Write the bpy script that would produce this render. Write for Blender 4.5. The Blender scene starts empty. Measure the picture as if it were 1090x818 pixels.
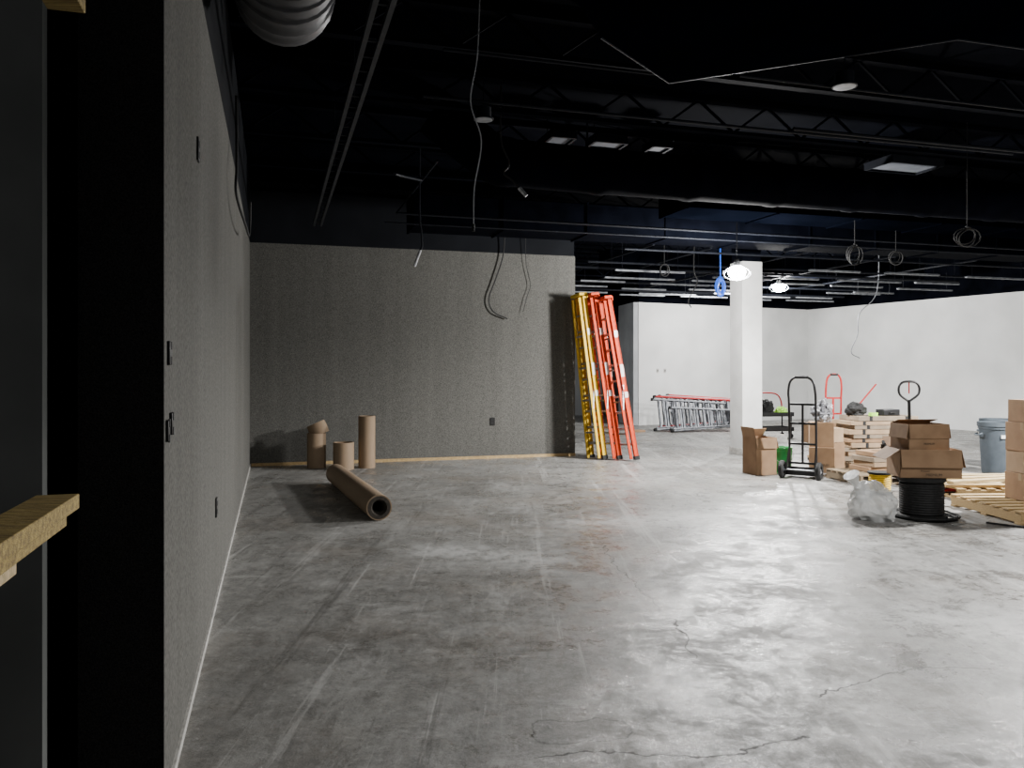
import bpy, math, random
from mathutils import Vector, Matrix, noise
random.seed(4)
ANG=math.atan(0.2976)
CX,CY=-4.3,13.1
A=Vector((math.cos(ANG),math.sin(ANG),0)); B=Vector((-math.sin(ANG),math.cos(ANG),0))
def R(s,t,z=0): return Vector((CX,CY,0))+A*s+B*t+Vector((0,0,z))
COL=bpy.context.scene.collection
# ---------------------------------------------------------------- materials
def mat(name,c1,c2=None,rough=.6,metal=0,scale=8,bump=0,bscale=60,detail=4,stretch=(1,1,1),emit=None,es=0,alpha=1,trans=0,lo=.35,hi=.65,spec=.5):
    m=bpy.data.materials.new(name); m.use_nodes=True
    nt=m.node_tree; N=nt.nodes; L=nt.links; b=N['Principled BSDF']
    b.inputs['Roughness'].default_value=rough; b.inputs['Metallic'].default_value=metal
    b.inputs['Specular IOR Level'].default_value=spec
    c2=c2 or tuple(min(1,x*.82) for x in c1)
    tc=N.new('ShaderNodeTexCoord'); mp=N.new('ShaderNodeMapping'); mp.inputs['Scale'].default_value=stretch
    L.new(tc.outputs['Object'],mp.inputs[0])
    n=N.new('ShaderNodeTexNoise'); n.inputs['Scale'].default_value=scale; n.inputs['Detail'].default_value=detail
    L.new(mp.outputs[0],n.inputs['Vector'])
    r=N.new('ShaderNodeValToRGB'); r.color_ramp.elements[0].position=lo; r.color_ramp.elements[1].position=hi
    r.color_ramp.elements[0].color=(*c2,1); r.color_ramp.elements[1].color=(*c1,1)
    L.new(n.outputs[0],r.inputs[0]); L.new(r.outputs[0],b.inputs['Base Color'])
    if bump:
        n2=N.new('ShaderNodeTexNoise'); n2.inputs['Scale'].default_value=bscale; L.new(mp.outputs[0],n2.inputs['Vector'])
        bp=N.new('ShaderNodeBump'); bp.inputs['Strength'].default_value=bump; bp.inputs['Distance'].default_value=.01
        L.new(n2.outputs[0],bp.inputs['Height']); L.new(bp.outputs[0],b.inputs['Normal'])
    if emit:
        b.inputs['Emission Color'].default_value=(*emit,1); b.inputs['Emission Strength'].default_value=es
    b.inputs['Alpha'].default_value=alpha; b.inputs['Transmission Weight'].default_value=trans
    return m
K={}
K['black']=mat('black_paint',(.0020,.0024,.0042),(.0010,.0013,.0024),.9,scale=3,spec=.01)
K['joist']=mat('black_painted_steel',(.0030,.0037,.0062),(.0016,.0021,.0036),.8,scale=3,spec=.02)
K['blackwall']=mat('black_wall_paint',(.0085,.0095,.012),(.006,.0068,.0086),.85,scale=2,spec=.1)
K['ductblack']=mat('black_duct_paint',(.0018,.0023,.0045),(.0009,.0012,.0025),.8,scale=4,bump=.1,bscale=12,spec=.01)
K['plenum']=mat('matt_black_plenum',(.0012,.0016,.0032),(.0006,.0009,.0018),.95,scale=1.5,spec=0)
K['spiral']=mat('dark_grey_spiral_duct',(.09,.09,.095),(.055,.055,.06),.5,.3,scale=6)
K['conduit']=mat('painted_conduit',(.010,.0115,.016),(.006,.007,.010),.55,.1,scale=10,spec=.12)
K['strut']=mat('dark_grey_strut_metal',(.035,.037,.042),(.02,.022,.026),.5,.2,scale=10,spec=.3)
K['galv']=mat('galvanised_metal',(.45,.46,.48),(.3,.31,.33),.4,.8,scale=20)
K['white']=mat('white_drywall_primer',(.70,.705,.69),(.54,.545,.535),.8,scale=.9,detail=7,bump=.08,bscale=8,lo=.3,hi=.7)
K['colwhite']=mat('white_column_paint',(.58,.58,.565),(.50,.50,.485),.8,scale=3,bump=.05,bscale=10)
K['greydry']=mat('grey_drywall',(.36,.37,.38),(.28,.29,.30),.8,scale=1.5)
K['darkgrey']=mat('dark_grey_panel',(.13,.136,.13),(.085,.09,.085),.5,scale=2)
K['jamb']=mat('charcoal_jamb_texture',(.024,.023,.022),(.007,.007,.007),.85,scale=160,bump=.2,bscale=200,spec=.15)
K['dryraw']=mat('raw_drywall_edge',(.46,.45,.42),(.30,.29,.27),.8,scale=20)
K['card']=mat('brown_cardboard',(.29,.18,.098),(.22,.13,.068),.8,scale=5,bump=.05)
K['card2']=mat('pale_cardboard',(.34,.24,.15),(.27,.185,.11),.8,scale=5,bump=.05)
K['card3']=mat('grey_brown_cardboard',(.25,.195,.14),(.185,.143,.10),.8,scale=5,bump=.05)
K['cardin']=mat('cardboard_inside',(.18,.115,.065),(.13,.08,.045),.85,scale=5)
K['paper']=mat('brown_paper_roll',(.27,.19,.12),(.21,.148,.09),.75,scale=4,stretch=(1,1,.2),bump=.1,bscale=20)
K['rolldark']=mat('roll_core_dark',(.05,.04,.03),(.02,.017,.013),.9,scale=30)
K['tape']=mat('packing_tape',(.36,.27,.17),(.30,.22,.14),.25,scale=10)
K['wood']=mat('pine_lumber',(.50,.355,.17),(.31,.205,.085),.65,scale=7,stretch=(1,12,12),bump=.1)
K['woodpale']=mat('pale_pine',(.54,.42,.24),(.36,.275,.135),.65,scale=6,stretch=(1,14,14),bump=.1)
K['woodyellow']=mat('rough_yellow_pine',(.42,.31,.10),(.20,.14,.05),.75,scale=9,stretch=(1,9,9),bump=.5,bscale=30)
K['wooddark']=mat('weathered_pallet_wood',(.24,.18,.11),(.13,.095,.06),.8,scale=7,stretch=(1,12,12))
K['yellow']=mat('yellow_fibreglass',(.75,.50,.03),(.62,.40,.02),.55,scale=20,spec=.25)
K['orange']=mat('orange_red_fibreglass',(.58,.060,.016),(.46,.040,.010),.6,scale=20,spec=.15)
K['redfib']=mat('red_fibreglass',(.50,.025,.028),(.38,.017,.02),.55,scale=20,spec=.2)
K['alu']=mat('aluminium',(.62,.63,.65),(.45,.46,.48),.35,.75,scale=30)
K['aludull']=mat('dull_grey_aluminium',(.30,.31,.33),(.17,.18,.20),.45,.6,scale=12)
K['rubber']=mat('black_rubber',(.018,.018,.018),(.009,.009,.009),.7,scale=30,spec=.3)
K['blackmetal']=mat('black_powder_coat',(.016,.016,.018),(.011,.011,.012),.4,.3,scale=30)
K['redmetal']=mat('red_powder_coat',(.40,.02,.02),(.30,.014,.014),.5,.1,scale=30,spec=.25)
K['green']=mat('green_plastic',(.03,.40,.09),(.02,.32,.07),.4,scale=5)
K['lime']=mat('lime_fabric',(.40,.80,.08),(.30,.62,.05),.6,scale=10)
K['bin']=mat('slate_grey_plastic',(.060,.074,.088),(.046,.057,.068),.6,scale=8,spec=.2)
K['bag']=mat('clear_plastic_film',(.85,.86,.85),(.72,.73,.72),.25,scale=9,alpha=.62,spec=.6,bump=.35,bscale=16)
K['greybag']=mat('grey_plastic_bag',(.38,.39,.41),(.10,.10,.11),.35,scale=5,bump=.6,bscale=16)
K['plate']=mat('black_wall_plate',(.008,.008,.008),(.006,.006,.006),.45,scale=10,spec=.3)
K['whiteplastic']=mat('white_plastic',(.66,.66,.64),(.6,.6,.58),.4,scale=10)
K['wirepale']=mat('pale_grey_wire',(.42,.43,.45),(.3,.31,.33),.4,scale=10)
K['blue']=mat('blue_cable_jacket',(.03,.14,.75),(.02,.1,.6),.4,scale=10)
K['ink']=mat('black_print',(.08,.055,.035),(.06,.04,.025),.8,scale=10)
K['lamp']=mat('glowing_lamp_lens',(1,1,1),(1,1,1),.3,emit=(.95,.97,1),es=300)
K['lens']=mat('frosted_lens_faint_glow',(.10,.107,.12),(.075,.08,.092),.6,scale=4,emit=(.7,.8,1),es=.012,spec=.2)  # fixture is off; faint emission stands in for bounced light on the lens
def fabric():
    m=bpy.data.materials.new('grey_woven_wallcovering'); m.use_nodes=True
    nt=m.node_tree;N=nt.nodes;L=nt.links;b=N['Principled BSDF'];b.inputs['Roughness'].default_value=.9;b.inputs['Specular IOR Level'].default_value=.2
    tc=N.new('ShaderNodeTexCoord')
    def nz(sc,st,de=3):
        mp=N.new('ShaderNodeMapping'); mp.inputs['Scale'].default_value=st; L.new(tc.outputs['Object'],mp.inputs[0])
        n=N.new('ShaderNodeTexNoise'); n.inputs['Scale'].default_value=sc; n.inputs['Detail'].default_value=de; L.new(mp.outputs[0],n.inputs['Vector']); return n
    n1=nz(75,(1,1,.7),3); n2=nz(5,(1,1,.03),3); n3=nz(200,(1,1,.35),2)
    a=N.new('ShaderNodeMath');a.operation='ADD'; L.new(n1.outputs[0],a.inputs[0]); L.new(n3.outputs[0],a.inputs[1])
    a1=N.new('ShaderNodeMath');a1.operation='MULTIPLY';a1.inputs[1].default_value=.20; L.new(n2.outputs[0],a1.inputs[0])
    a2=N.new('ShaderNodeMath');a2.operation='ADD'; L.new(a.outputs[0],a2.inputs[0]); L.new(a1.outputs[0],a2.inputs[1])
    a3=N.new('ShaderNodeMath');a3.operation='DIVIDE';a3.inputs[1].default_value=2.20; L.new(a2.outputs[0],a3.inputs[0])
    r=N.new('ShaderNodeValToRGB'); e=r.color_ramp.elements
    e[0].position=.38;e[0].color=(.054,.053,.048,1); e[1].position=.62;e[1].color=(.152,.149,.136,1)
    L.new(a3.outputs[0],r.inputs[0]); L.new(r.outputs[0],b.inputs['Base Color'])
    bp=N.new('ShaderNodeBump');bp.inputs['Strength'].default_value=.12;bp.inputs['Distance'].default_value=.003
    L.new(a3.outputs[0],bp.inputs['Height']);L.new(bp.outputs[0],b.inputs['Normal'])
    return m
K['fabric']=fabric()
def concrete():
    m=bpy.data.materials.new('stained_concrete'); m.use_nodes=True
    nt=m.node_tree;N=nt.nodes;L=nt.links;b=N['Principled BSDF']
    tc=N.new('ShaderNodeTexCoord'); P=tc.outputs['Object']
    def nz(sc,st=(1,1,1),de=5,ro=.6,dist=0,rot=0):
        mp=N.new('ShaderNodeMapping'); mp.inputs['Scale'].default_value=st; mp.inputs['Rotation'].default_value=(0,0,rot); L.new(P,mp.inputs[0])
        n=N.new('ShaderNodeTexNoise'); n.inputs['Scale'].default_value=sc;n.inputs['Detail'].default_value=de;n.inputs['Roughness'].default_value=ro;n.inputs['Distortion'].default_value=dist
        L.new(mp.outputs[0],n.inputs['Vector']); return n.outputs[0]
    def ramp(x,stops):
        r=N.new('ShaderNodeValToRGB'); e=r.color_ramp.elements
        while len(e)<len(stops): e.new(.5)
        for i,(p,c) in enumerate(stops):
            e[i].position=p; e[i].color=(*(c if isinstance(c,tuple) else (c,c,c)),1)
        L.new(x,r.inputs[0]); return r.outputs[0]
    def mix(f,a,c,mode='MIX'):
        x=N.new('ShaderNodeMix'); x.data_type='RGBA'; x.blend_type=mode
        if isinstance(f,float): x.inputs[0].default_value=f
        else: L.new(f,x.inputs[0])
        L.new(a,x.inputs[6])
        if isinstance(c,tuple): x.inputs[7].default_value=(*c,1)
        else: L.new(c,x.inputs[7])
        return x.outputs[2]
    def mth(op,a,c=None):
        x=N.new('ShaderNodeMath'); x.operation=op
        for i,q in enumerate((a,c)):
            if q is None: continue
            if isinstance(q,(int,float)): x.inputs[i].default_value=q
            else: L.new(q,x.inputs[i])
        return x.outputs[0]
    base=ramp(nz(.5,de=10,ro=.68,dist=.3),[(.34,(.140,.136,.126)),(.50,(.215,.211,.199)),(.66,(.290,.286,.272))])
    fine=ramp(nz(9,de=12,ro=.9),[(.36,.48),(.64,1.38)])
    c=mix(1.0,base,fine,'MULTIPLY')
    smear=ramp(nz(1.7,(1,.30,1),13,.86,.4,rot=.9),[(.53,0.),(.585,.42)])
    c=mix(smear,c,(.36,.358,.342))
    smear2=ramp(nz(2.6,(.4,1,1),13,.88,.3,rot=.2),[(.555,0.),(.60,.5)])
    c=mix(smear2,c,(.42,.417,.40))
    dark=ramp(nz(1.3,(1,.45,1),13,.86,.4,rot=-.4),[(.52,0.),(.58,.50)])
    c=mix(dark,c,(.095,.090,.080))
    speck=ramp(nz(17,de=6,ro=.9),[(.60,0.),(.64,.65)])
    c=mix(speck,c,(.50,.50,.48))
    speck2=ramp(nz(24,de=6,ro=.9),[(.60,0.),(.64,.7)])
    c=mix(speck2,c,(.060,.057,.050))
    for (sc,st,rot,col,am) in ((3.2,.05,1.15,(.10,.096,.088),.5),(4.0,.04,-1.0,(.42,.415,.40),.55),(6.5,.025,.5,(.45,.445,.43),.5),(7.5,.03,-.35,(.08,.077,.07),.5),(5,.02,1.5,(.42,.415,.40),.5)):
        f=ramp(nz(sc,(1,st,1),6,.75,.1,rot=rot),[(.60,0.),(.645,am)])
        c=mix(f,c,col)
    rust=ramp(nz(.8,de=6),[(.50,0.),(.72,.38)])
    c=mix(rust,c,(.21,.17,.13))
    wob=N.new('ShaderNodeTexNoise');wob.inputs['Scale'].default_value=6;wob.inputs['Detail'].default_value=7;L.new(P,wob.inputs['Vector'])
    vs=N.new('ShaderNodeVectorMath');vs.operation='MULTIPLY_ADD';L.new(wob.outputs['Color'],vs.inputs[0]);vs.inputs[1].default_value=(.2,.2,0);vs.inputs[2].default_value=(-.10,-.10,0)
    va=N.new('ShaderNodeVectorMath');va.operation='ADD';L.new(P,va.inputs[0]);L.new(vs.outputs[0],va.inputs[1]);Q=va.outputs[0]
    def seg(a,c2):
        a=Vector((*a,0));c2=Vector((*c2,0));d=c2-a
        s=N.new('ShaderNodeVectorMath');s.operation='SUBTRACT';L.new(Q,s.inputs[0]);s.inputs[1].default_value=a
        dt=N.new('ShaderNodeVectorMath');dt.operation='DOT_PRODUCT';L.new(s.outputs[0],dt.inputs[0]);dt.inputs[1].default_value=d/d.length_squared
        cl=N.new('ShaderNodeClamp');L.new(dt.outputs['Value'],cl.inputs[0])
        sc=N.new('ShaderNodeVectorMath');sc.operation='SCALE';sc.inputs[0].default_value=d;L.new(cl.outputs[0],sc.inputs[3])
        ds=N.new('ShaderNodeVectorMath');ds.operation='DISTANCE';L.new(s.outputs[0],ds.inputs[0]);L.new(sc.outputs[0],ds.inputs[1])
        return ds.outputs['Value']
    pn=nz(5,de=11,ro=.86)
    for (a_,b_,r_) in (((2.1,5.3),(2.9,5.0),.28),((1.9,6.9),(2.5,6.6),.22),((1.4,4.0),(1.7,3.9),.16),((.9,8.3),(2.2,8.6),.3),((-.6,7.0),(.2,6.7),.2),((2.3,7.8),(3.2,7.4),.3)):
        painted_shine=ramp(seg(a_,b_),[(r_*.3,.75),(r_+.3,0.)])
        painted_shine=mth('MULTIPLY',painted_shine,ramp(pn,[(.42,0.),(.54,1.)]))
        c=mix(painted_shine,c,(.50,.50,.485))  # pale smears painted in as lamp highlights on the slab
    dp=seg((.20,3.52),(.42,3.54))
    pd=ramp(dp,[(.100,.35),(.112,0.)])
    c=mix(pd,c,(.110,.107,.10))
    pe=ramp(dp,[(.100,.0),(.108,.9),(.118,0.)])
    c=mix(pe,c,(.035,.033,.03))
    polys=[[(.82,7.4),(.85,6.4),(.96,5.5),(1.04,4.75),(1.0,4.4)],[(.1,3.3),(.4,3.36),(.8,3.3),(1.3,3.45)],[(1.5,3.9),(2.2,4.3),(2.6,4.25)],[(2.3,9.2),(2.9,8.2),(3.0,7.3),(3.4,6.4)]]
    dm=None
    for pl in polys:
        for i in range(len(pl)-1):
            d=seg(pl[i],pl[i+1]); dm=d if dm is None else mth('MINIMUM',dm,d)
    cr=ramp(dm,[(.0,.95),(.003,.85),(.007,0.)])
    c=mix(cr,c,(.035,.033,.03))
    L.new(c,b.inputs['Base Color'])
    rr=ramp(nz(1.9,de=13,ro=.88,dist=.3),[(.45,.24),(.55,.68)])
    rr=mth('MAXIMUM',rr,mth('MULTIPLY',cr,.95))
    L.new(rr,b.inputs['Roughness'])
    h=mth('ADD',mth('MULTIPLY',nz(14,de=9,ro=.85),.6),mth('MULTIPLY',nz(2.2,de=5),1.0))
    bp=N.new('ShaderNodeBump');bp.inputs['Strength'].default_value=.5;bp.inputs['Distance'].default_value=.014
    L.new(h,bp.inputs['Height']);L.new(bp.outputs[0],b.inputs['Normal'])
    return m
K['concrete']=concrete()
# ---------------------------------------------------------------- mesh builder
def smooth_pts(pts,k=5):
    pts=[Vector(p) for p in pts]
    if len(pts)<3: return pts
    P=[pts[0]*2-pts[1]]+pts+[pts[-1]*2-pts[-2]]; out=[]
    for i in range(1,len(P)-2):
        a,b,c,d=P[i-1:i+3]
        for j in range(k):
            t=j/k
            out.append(.5*((2*b)+(c-a)*t+(2*a-5*b+4*c-d)*t*t+(3*b-a-3*c+d)*t**3))
    out.append(pts[-1]); return out
class M:
    def __init__(s): s.v=[];s.f=[];s.mi=[];s.pc=[]
    def add(s,vs,fs,mi=0):
        o=len(s.v); s.pc.append((vs,fs)); s.v+= [Vector(v) for v in vs]
        for f in fs: s.f.append([o+i for i in f]); s.mi.append(mi)
        return s
    def parts(s,name,mats,parent,bevel=0):
        for vs,fs in s.pc:
            q=M();q.add(vs,fs);q.obj(name,mats,parent,bevel)
    def box(s,c,sz,rot=None,mi=0):
        c=Vector(c);vs=[]
        for x in(-.5,.5):
            for y in(-.5,.5):
                for z in(-.5,.5):
                    p=Vector((x*sz[0],y*sz[1],z*sz[2]))
                    if rot is not None: p=rot@p
                    vs.append(c+p)
        return s.add(vs,[(0,1,3,2),(4,6,7,5),(0,4,5,1),(2,3,7,6),(0,2,6,4),(1,5,7,3)],mi)
    def bar(s,p1,p2,w,h,up=(0,0,1),mi=0):
        p1=Vector(p1);p2=Vector(p2);d=p2-p1;x=d.normalized();u=Vector(up);y=u.cross(x)
        if y.length<1e-4: y=Vector((0,1,0)).cross(x)
        y.normalize();z=x.cross(y);r=Matrix((x,y,z)).transposed()
        return s.box((p1+p2)/2,(d.length,w,h),r,mi)
    def tube(s,pts,r,n=8,closed=False,k=0,mi=0,cap=True):
        if k: pts=smooth_pts(pts,k)
        pts=[Vector(p) for p in pts];m=len(pts)
        rs=r if isinstance(r,(list,tuple)) else [r]*m
        if len(rs)!=m: rs=[rs[min(len(rs)-1,int(i*len(rs)/m))] for i in range(m)]
        t0=(pts[1]-pts[0]).normalized(); u=Vector((0,0,1)) if abs(t0.z)<.9 else Vector((1,0,0))
        nrm=t0.cross(u).normalized(); vs=[]
        for i,p in enumerate(pts):
            if closed: t=(pts[(i+1)%m]-pts[i-1]).normalized()
            elif i==0: t=t0
            elif i==m-1: t=(pts[-1]-pts[-2]).normalized()
            else: t=(pts[i+1]-pts[i-1]).normalized()
            nrm=(nrm-t*nrm.dot(t)); nrm.normalize(); bn=t.cross(nrm)
            for j in range(n):
                a=2*math.pi*j/n; vs.append(p+(nrm*math.cos(a)+bn*math.sin(a))*rs[i])
        fs=[]
        for i in range(m if closed else m-1):
            for j in range(n):
                a=i*n+j;b=i*n+(j+1)%n;i2=(i+1)%m;fs.append((a,b,i2*n+(j+1)%n,i2*n+j))
        if cap and not closed: fs.append(tuple(range(n))[::-1]);fs.append(tuple((m-1)*n+j for j in range(n)))
        return s.add(vs,fs,mi)
    def lathe(s,prof,n=24,mat=None,mi=0,cap=True):
        vs=[];mt=mat or Matrix.Identity(4)
        for (r,z) in prof:
            for j in range(n):
                a=2*math.pi*j/n; vs.append(mt@Vector((r*math.cos(a),r*math.sin(a),z)))
        fs=[]
        for i in range(len(prof)-1):
            for j in range(n): fs.append((i*n+j,i*n+(j+1)%n,(i+1)*n+(j+1)%n,(i+1)*n+j))
        if cap: fs.append(tuple(range(n))[::-1]);fs.append(tuple((len(prof)-1)*n+j for j in range(n)))
        return s.add(vs,fs,mi)
    def prism(s,pts,z0,z1,mi=0):
        n=len(pts);vs=[(x,y,z0) for x,y in pts]+[(x,y,z1) for x,y in pts]
        return s.add(vs,[tuple(range(n))[::-1],tuple(range(n,2*n))]+[(i,(i+1)%n,n+(i+1)%n,n+i) for i in range(n)],mi)
    def obj(s,name,mats,parent=None,bevel=0,loc=None,rz=None,center=True,**props):
        me=bpy.data.meshes.new(name)
        off=Vector((0,0,0))
        if parent is None and loc is None and center:
            xs=[v.x for v in s.v];ys=[v.y for v in s.v];zs=[v.z for v in s.v]
            off=Vector(((min(xs)+max(xs))/2,(min(ys)+max(ys))/2,min(zs)))
        me.from_pydata([v-off for v in s.v],[],s.f)
        if not isinstance(mats,(list,tuple)): mats=[mats]
        for m in mats: me.materials.append(K[m])
        for p,mi in zip(me.polygons,s.mi): p.material_index=mi; p.use_smooth=True
        me.validate(); me.update(); me.set_sharp_from_angle(angle=math.radians(38))
        o=bpy.data.objects.new(name,me); COL.objects.link(o)
        if parent: o.parent=parent
        o.location=Vector(loc) if loc is not None else off
        if rz is not None: o.rotation_euler=(0,0,rz)
        if bevel:
            b=o.modifiers.new('bevel','BEVEL');b.width=bevel;b.segments=2;b.limit_method='ANGLE'
        for k,v in props.items(): o[k]=v
        return o
def root(name,label,cat,loc,rz=0,matrix=None,**props):
    o=bpy.data.objects.new(name,None);o.empty_display_size=.1;COL.objects.link(o)
    if matrix is not None: o.matrix_world=matrix
    else: o.location=loc;o.rotation_euler=(0,0,rz)
    o['label']=label;o['category']=cat
    for k,v in props.items(): o[k]=v
    return o
def text(txt,size,loc,parent,m='ink',rot=(math.pi/2,0,0),name='printed_text'):
    cu=bpy.data.curves.new('t','FONT');cu.body=txt;cu.size=size;cu.extrude=.0006;cu.align_x='CENTER';cu.align_y='CENTER'
    t=bpy.data.objects.new('t',cu);COL.objects.link(t);bpy.context.view_layer.update()
    me=bpy.data.meshes.new_from_object(t.evaluated_get(bpy.context.evaluated_depsgraph_get()))
    bpy.data.objects.remove(t);me.materials.clear();me.materials.append(K[m])
    o=bpy.data.objects.new(name,me);COL.objects.link(o);o.parent=parent;o.location=loc;o.rotation_euler=rot
    return o
ST=dict(kind='structure')
# ---------------------------------------------------------------- shell
def wall(name,p1,p2,z0,z1,th,m,label,ext=0):
    p1=Vector((*p1[:2],0));p2=Vector((*p2[:2],0));d=(p2-p1).normalized();n=Vector((-d.y,d.x,0))
    q=[p1,p2,p2+n*th,p1+n*th]
    return M().prism([(v.x,v.y) for v in q],z0,z1).obj(name,m,label=label,**ST)
H=4.7
M().box((4,13,-.1),(30,40,.2)).obj('floor','concrete',loc=(0,0,0),label='bare stained grey concrete slab with cracks',**ST)
M().box((4,13,H+.1),(30,40,.2)).obj('ceiling','black',label='black painted open ceiling deck',**ST)
near=Vector((-1.269,2.915,0)); corner=Vector((CX,CY,0)); bend=R(5.70,0)
wall('wall_left',near,corner,0,3.65,.28,'fabric','grey woven wallcovering wall')
wall('wall_left_upper',near+B*.01,corner,3.65,H,.22,'blackwall','black painted wall above grey covering')
M().bar(near-B*.012+A*-.14,near-B*.012+A*-.14+Vector((0,0,3.65)),.28,.02,up=(B.x,B.y,0)).obj('trim_1','jamb',label='black textured end panel of the wall',**ST)
wall('wall_back',corner-A*.28,bend,0,3.68,.2,'fabric','grey woven wallcovering wall across the room')
wall('wall_back_upper',corner-A*.28,bend-A*.02,3.68,H,.18,'blackwall','black painted wall above grey covering')
M().bar(near+A*.006+Vector((0,0,.02)),corner+A*.006+Vector((0,0,.02)),.012,.04).obj('baseboard_left','dryraw',label='raw pale strip at the foot of the wall',**ST)
M().bar(corner-B*.007+A*.02+Vector((0,0,.025)),bend-B*.007+Vector((0,0,.025)),.014,.05).obj('baseboard_back','wood',label='pale wood strip at the foot of the wall',**ST)
F0=Vector((3.6,22.7,0));F1=Vector((9.49,25.6,0));F2=Vector((14.6,15.2,0))
wall('wall_far',F0,F1+Vector((.1,.05,0)),0,3.5,.2,'white','white primed drywall partition')
wall('wall_far_upper',F0,F1+Vector((.1,.05,0)),3.5,H,.2,'black','black wall above white partition')
wall('wall_right',F1,F2,0,3.5,.2,'white','white primed drywall partition')
wall('wall_right_upper',F1,F2,3.5,H,.2,'black','black wall above white partition')
wall('wall_far_return',(3.36,24.1),(3.6,22.72),0,3.5,-.15,'greydry','return end of the white partition')
wall('wall_passage',(.6,27.2),(5.0,28.2),0,3.25,.2,'greydry','grey drywall at end of passage')
wall('wall_passage_upper',(.6,27.2),(5.0,28.2),3.25,H,.2,'black','black wall above passage')
wall('wall_passage_side',(1.9,27.4),(1.5,21.5),0,3.3,-.15,'greydry','grey drywall side of passage')
M().prism([(-3.2,2.25),(-1.50,2.55),(-1.56,2.68),(-3.25,2.4)],0,H).obj('wall_near_panel','darkgrey',label='smooth dark grey panel beside opening',**ST)
M().prism([(-3.4,2.9),(-1.56,2.84),(-1.56,3.1),(-3.4,3.2)],0,H).obj('wall_near_recess','black',label='black recess wall beside opening',**ST)
c=Vector((4.41,15.05,0))
col=root('column','square white drywall-wrapped structural column','column',c,ANG)
M().box((0,0,1.8),(.42,.42,3.6)).obj('shaft','colwhite',col,bevel=.004)
M().box((0,0,.06),(.44,.44,.12)).obj('base','dryraw',col,bevel=.004)
M().box((0,0,4.15),(.38,.38,1.1)).obj('upper_shaft','black',col)
# ---------------------------------------------------------------- wall plates
def plate(p,n,h,w=.075,lab='black recessed outlet box in the grey wall',nm='wall_outlet'):
    p=Vector(p);n=Vector(n).normalized();t=Vector((-n.y,n.x,0));rot=Matrix((t,n,Vector((0,0,1)))).transposed().to_4x4()
    rot.translation=p
    o=root(nm,lab,'outlet',p,matrix=rot,group='black outlet boxes on walls')
    M().box((0,.004,0),(w,.012,h)).obj('plate','plate',o,bevel=.003)
    f=M()
    for dz in(-.028,.028): f.box((0,.009,dz),(w*.45,.006,.03))
    f.parts('socket','rubber',o)
def LW(d,z): return (CX+.2976*(CY-d)+.001,d,z)
plate(LW(4.15,2.74),A,.12); plate(LW(3.02,1.66),A,.09)
plate(LW(3.08,1.39),A,.085,.06); plate(LW(2.97,1.37),A,.08,.05); plate(LW(5.45,.655),A,.13,.08)
plate(R(4.12,-.001,.66),-B,.14,.09)
for s_ in (.10,.14):
    nn=Vector((F1.y-F0.y,-(F1.x-F0.x),0)).normalized()
    pp=F0+(F1-F0)*s_+nn*.002
    d_=(F1-F0).normalized(); rot=Matrix((-d_,nn,Vector((0,0,1)))).transposed().to_4x4(); rot.translation=pp+Vector((0,0,1.55))
    o=root('light_switch','small pale switch box on white partition','switch',pp,matrix=rot)
    M().box((0,.004,0),(.08,.012,.12)).obj('plate','dryraw',o,bevel=.003); M().box((0,.012,0),(.03,.008,.05)).obj('toggle','darkgrey',o)
# ---------------------------------------------------------------- ceiling services
for i in range(15):
    t=-13.2+i*1.5; s0,s1=.05,16.4
    if t>0.3: s0=6.0
    if t>5: s1=16.2
    m=M(); m.bar(R(s0,t,4.66),R(s1,t,4.66),.10,.05); m.bar(R(s0,t,4.31),R(s1,t,4.31),.09,.04)
    s=s0;k=0
    while s+.45<s1:
        m.bar(R(s,t,4.32 if k%2==0 else 4.65),R(s+.45,t,4.65 if k%2==0 else 4.32),.025,.025); s+=.45;k+=1
    m.obj('ceiling_joist','joist',label='black open-web steel ceiling joist',category='joist',group='open-web steel joists')
def rect_duct(p1,p2,w,h,lab,m='ductblack'):
    p1=Vector(p1);p2=Vector(p2)
    o=root('air_duct',lab,'duct',(p1+p2)/2)
    off=(p1+p2)/2; p1-=off;p2-=off
    M().bar(p1,p2,w,h).obj('duct_body',m,o,bevel=.01)
    L=(p2-p1).length;n=max(2,int(L/1.3));fl=M()
    for i in range(n+1):
        q=p1.lerp(p2,i/n);d=(p2-p1).normalized()*.015
        fl.bar(q-d,q+d,w+.04,h+.04)
    fl.parts('joint_flange',m,o)
rect_duct(R(2.4,-1.6,3.99),R(16.2,-1.6,3.99),.7,.48,'long black rectangular air duct under the ceiling')
rect_duct(R(5.9,-3.4,4.04),R(16.2,-3.4,4.04),.8,.36,'wide flat black air duct under the ceiling','plenum')
rect_duct(R(7.5,2.8,4.05),R(16.0,2.8,4.05),.6,.38,'black rectangular duct over the white room')
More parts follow.
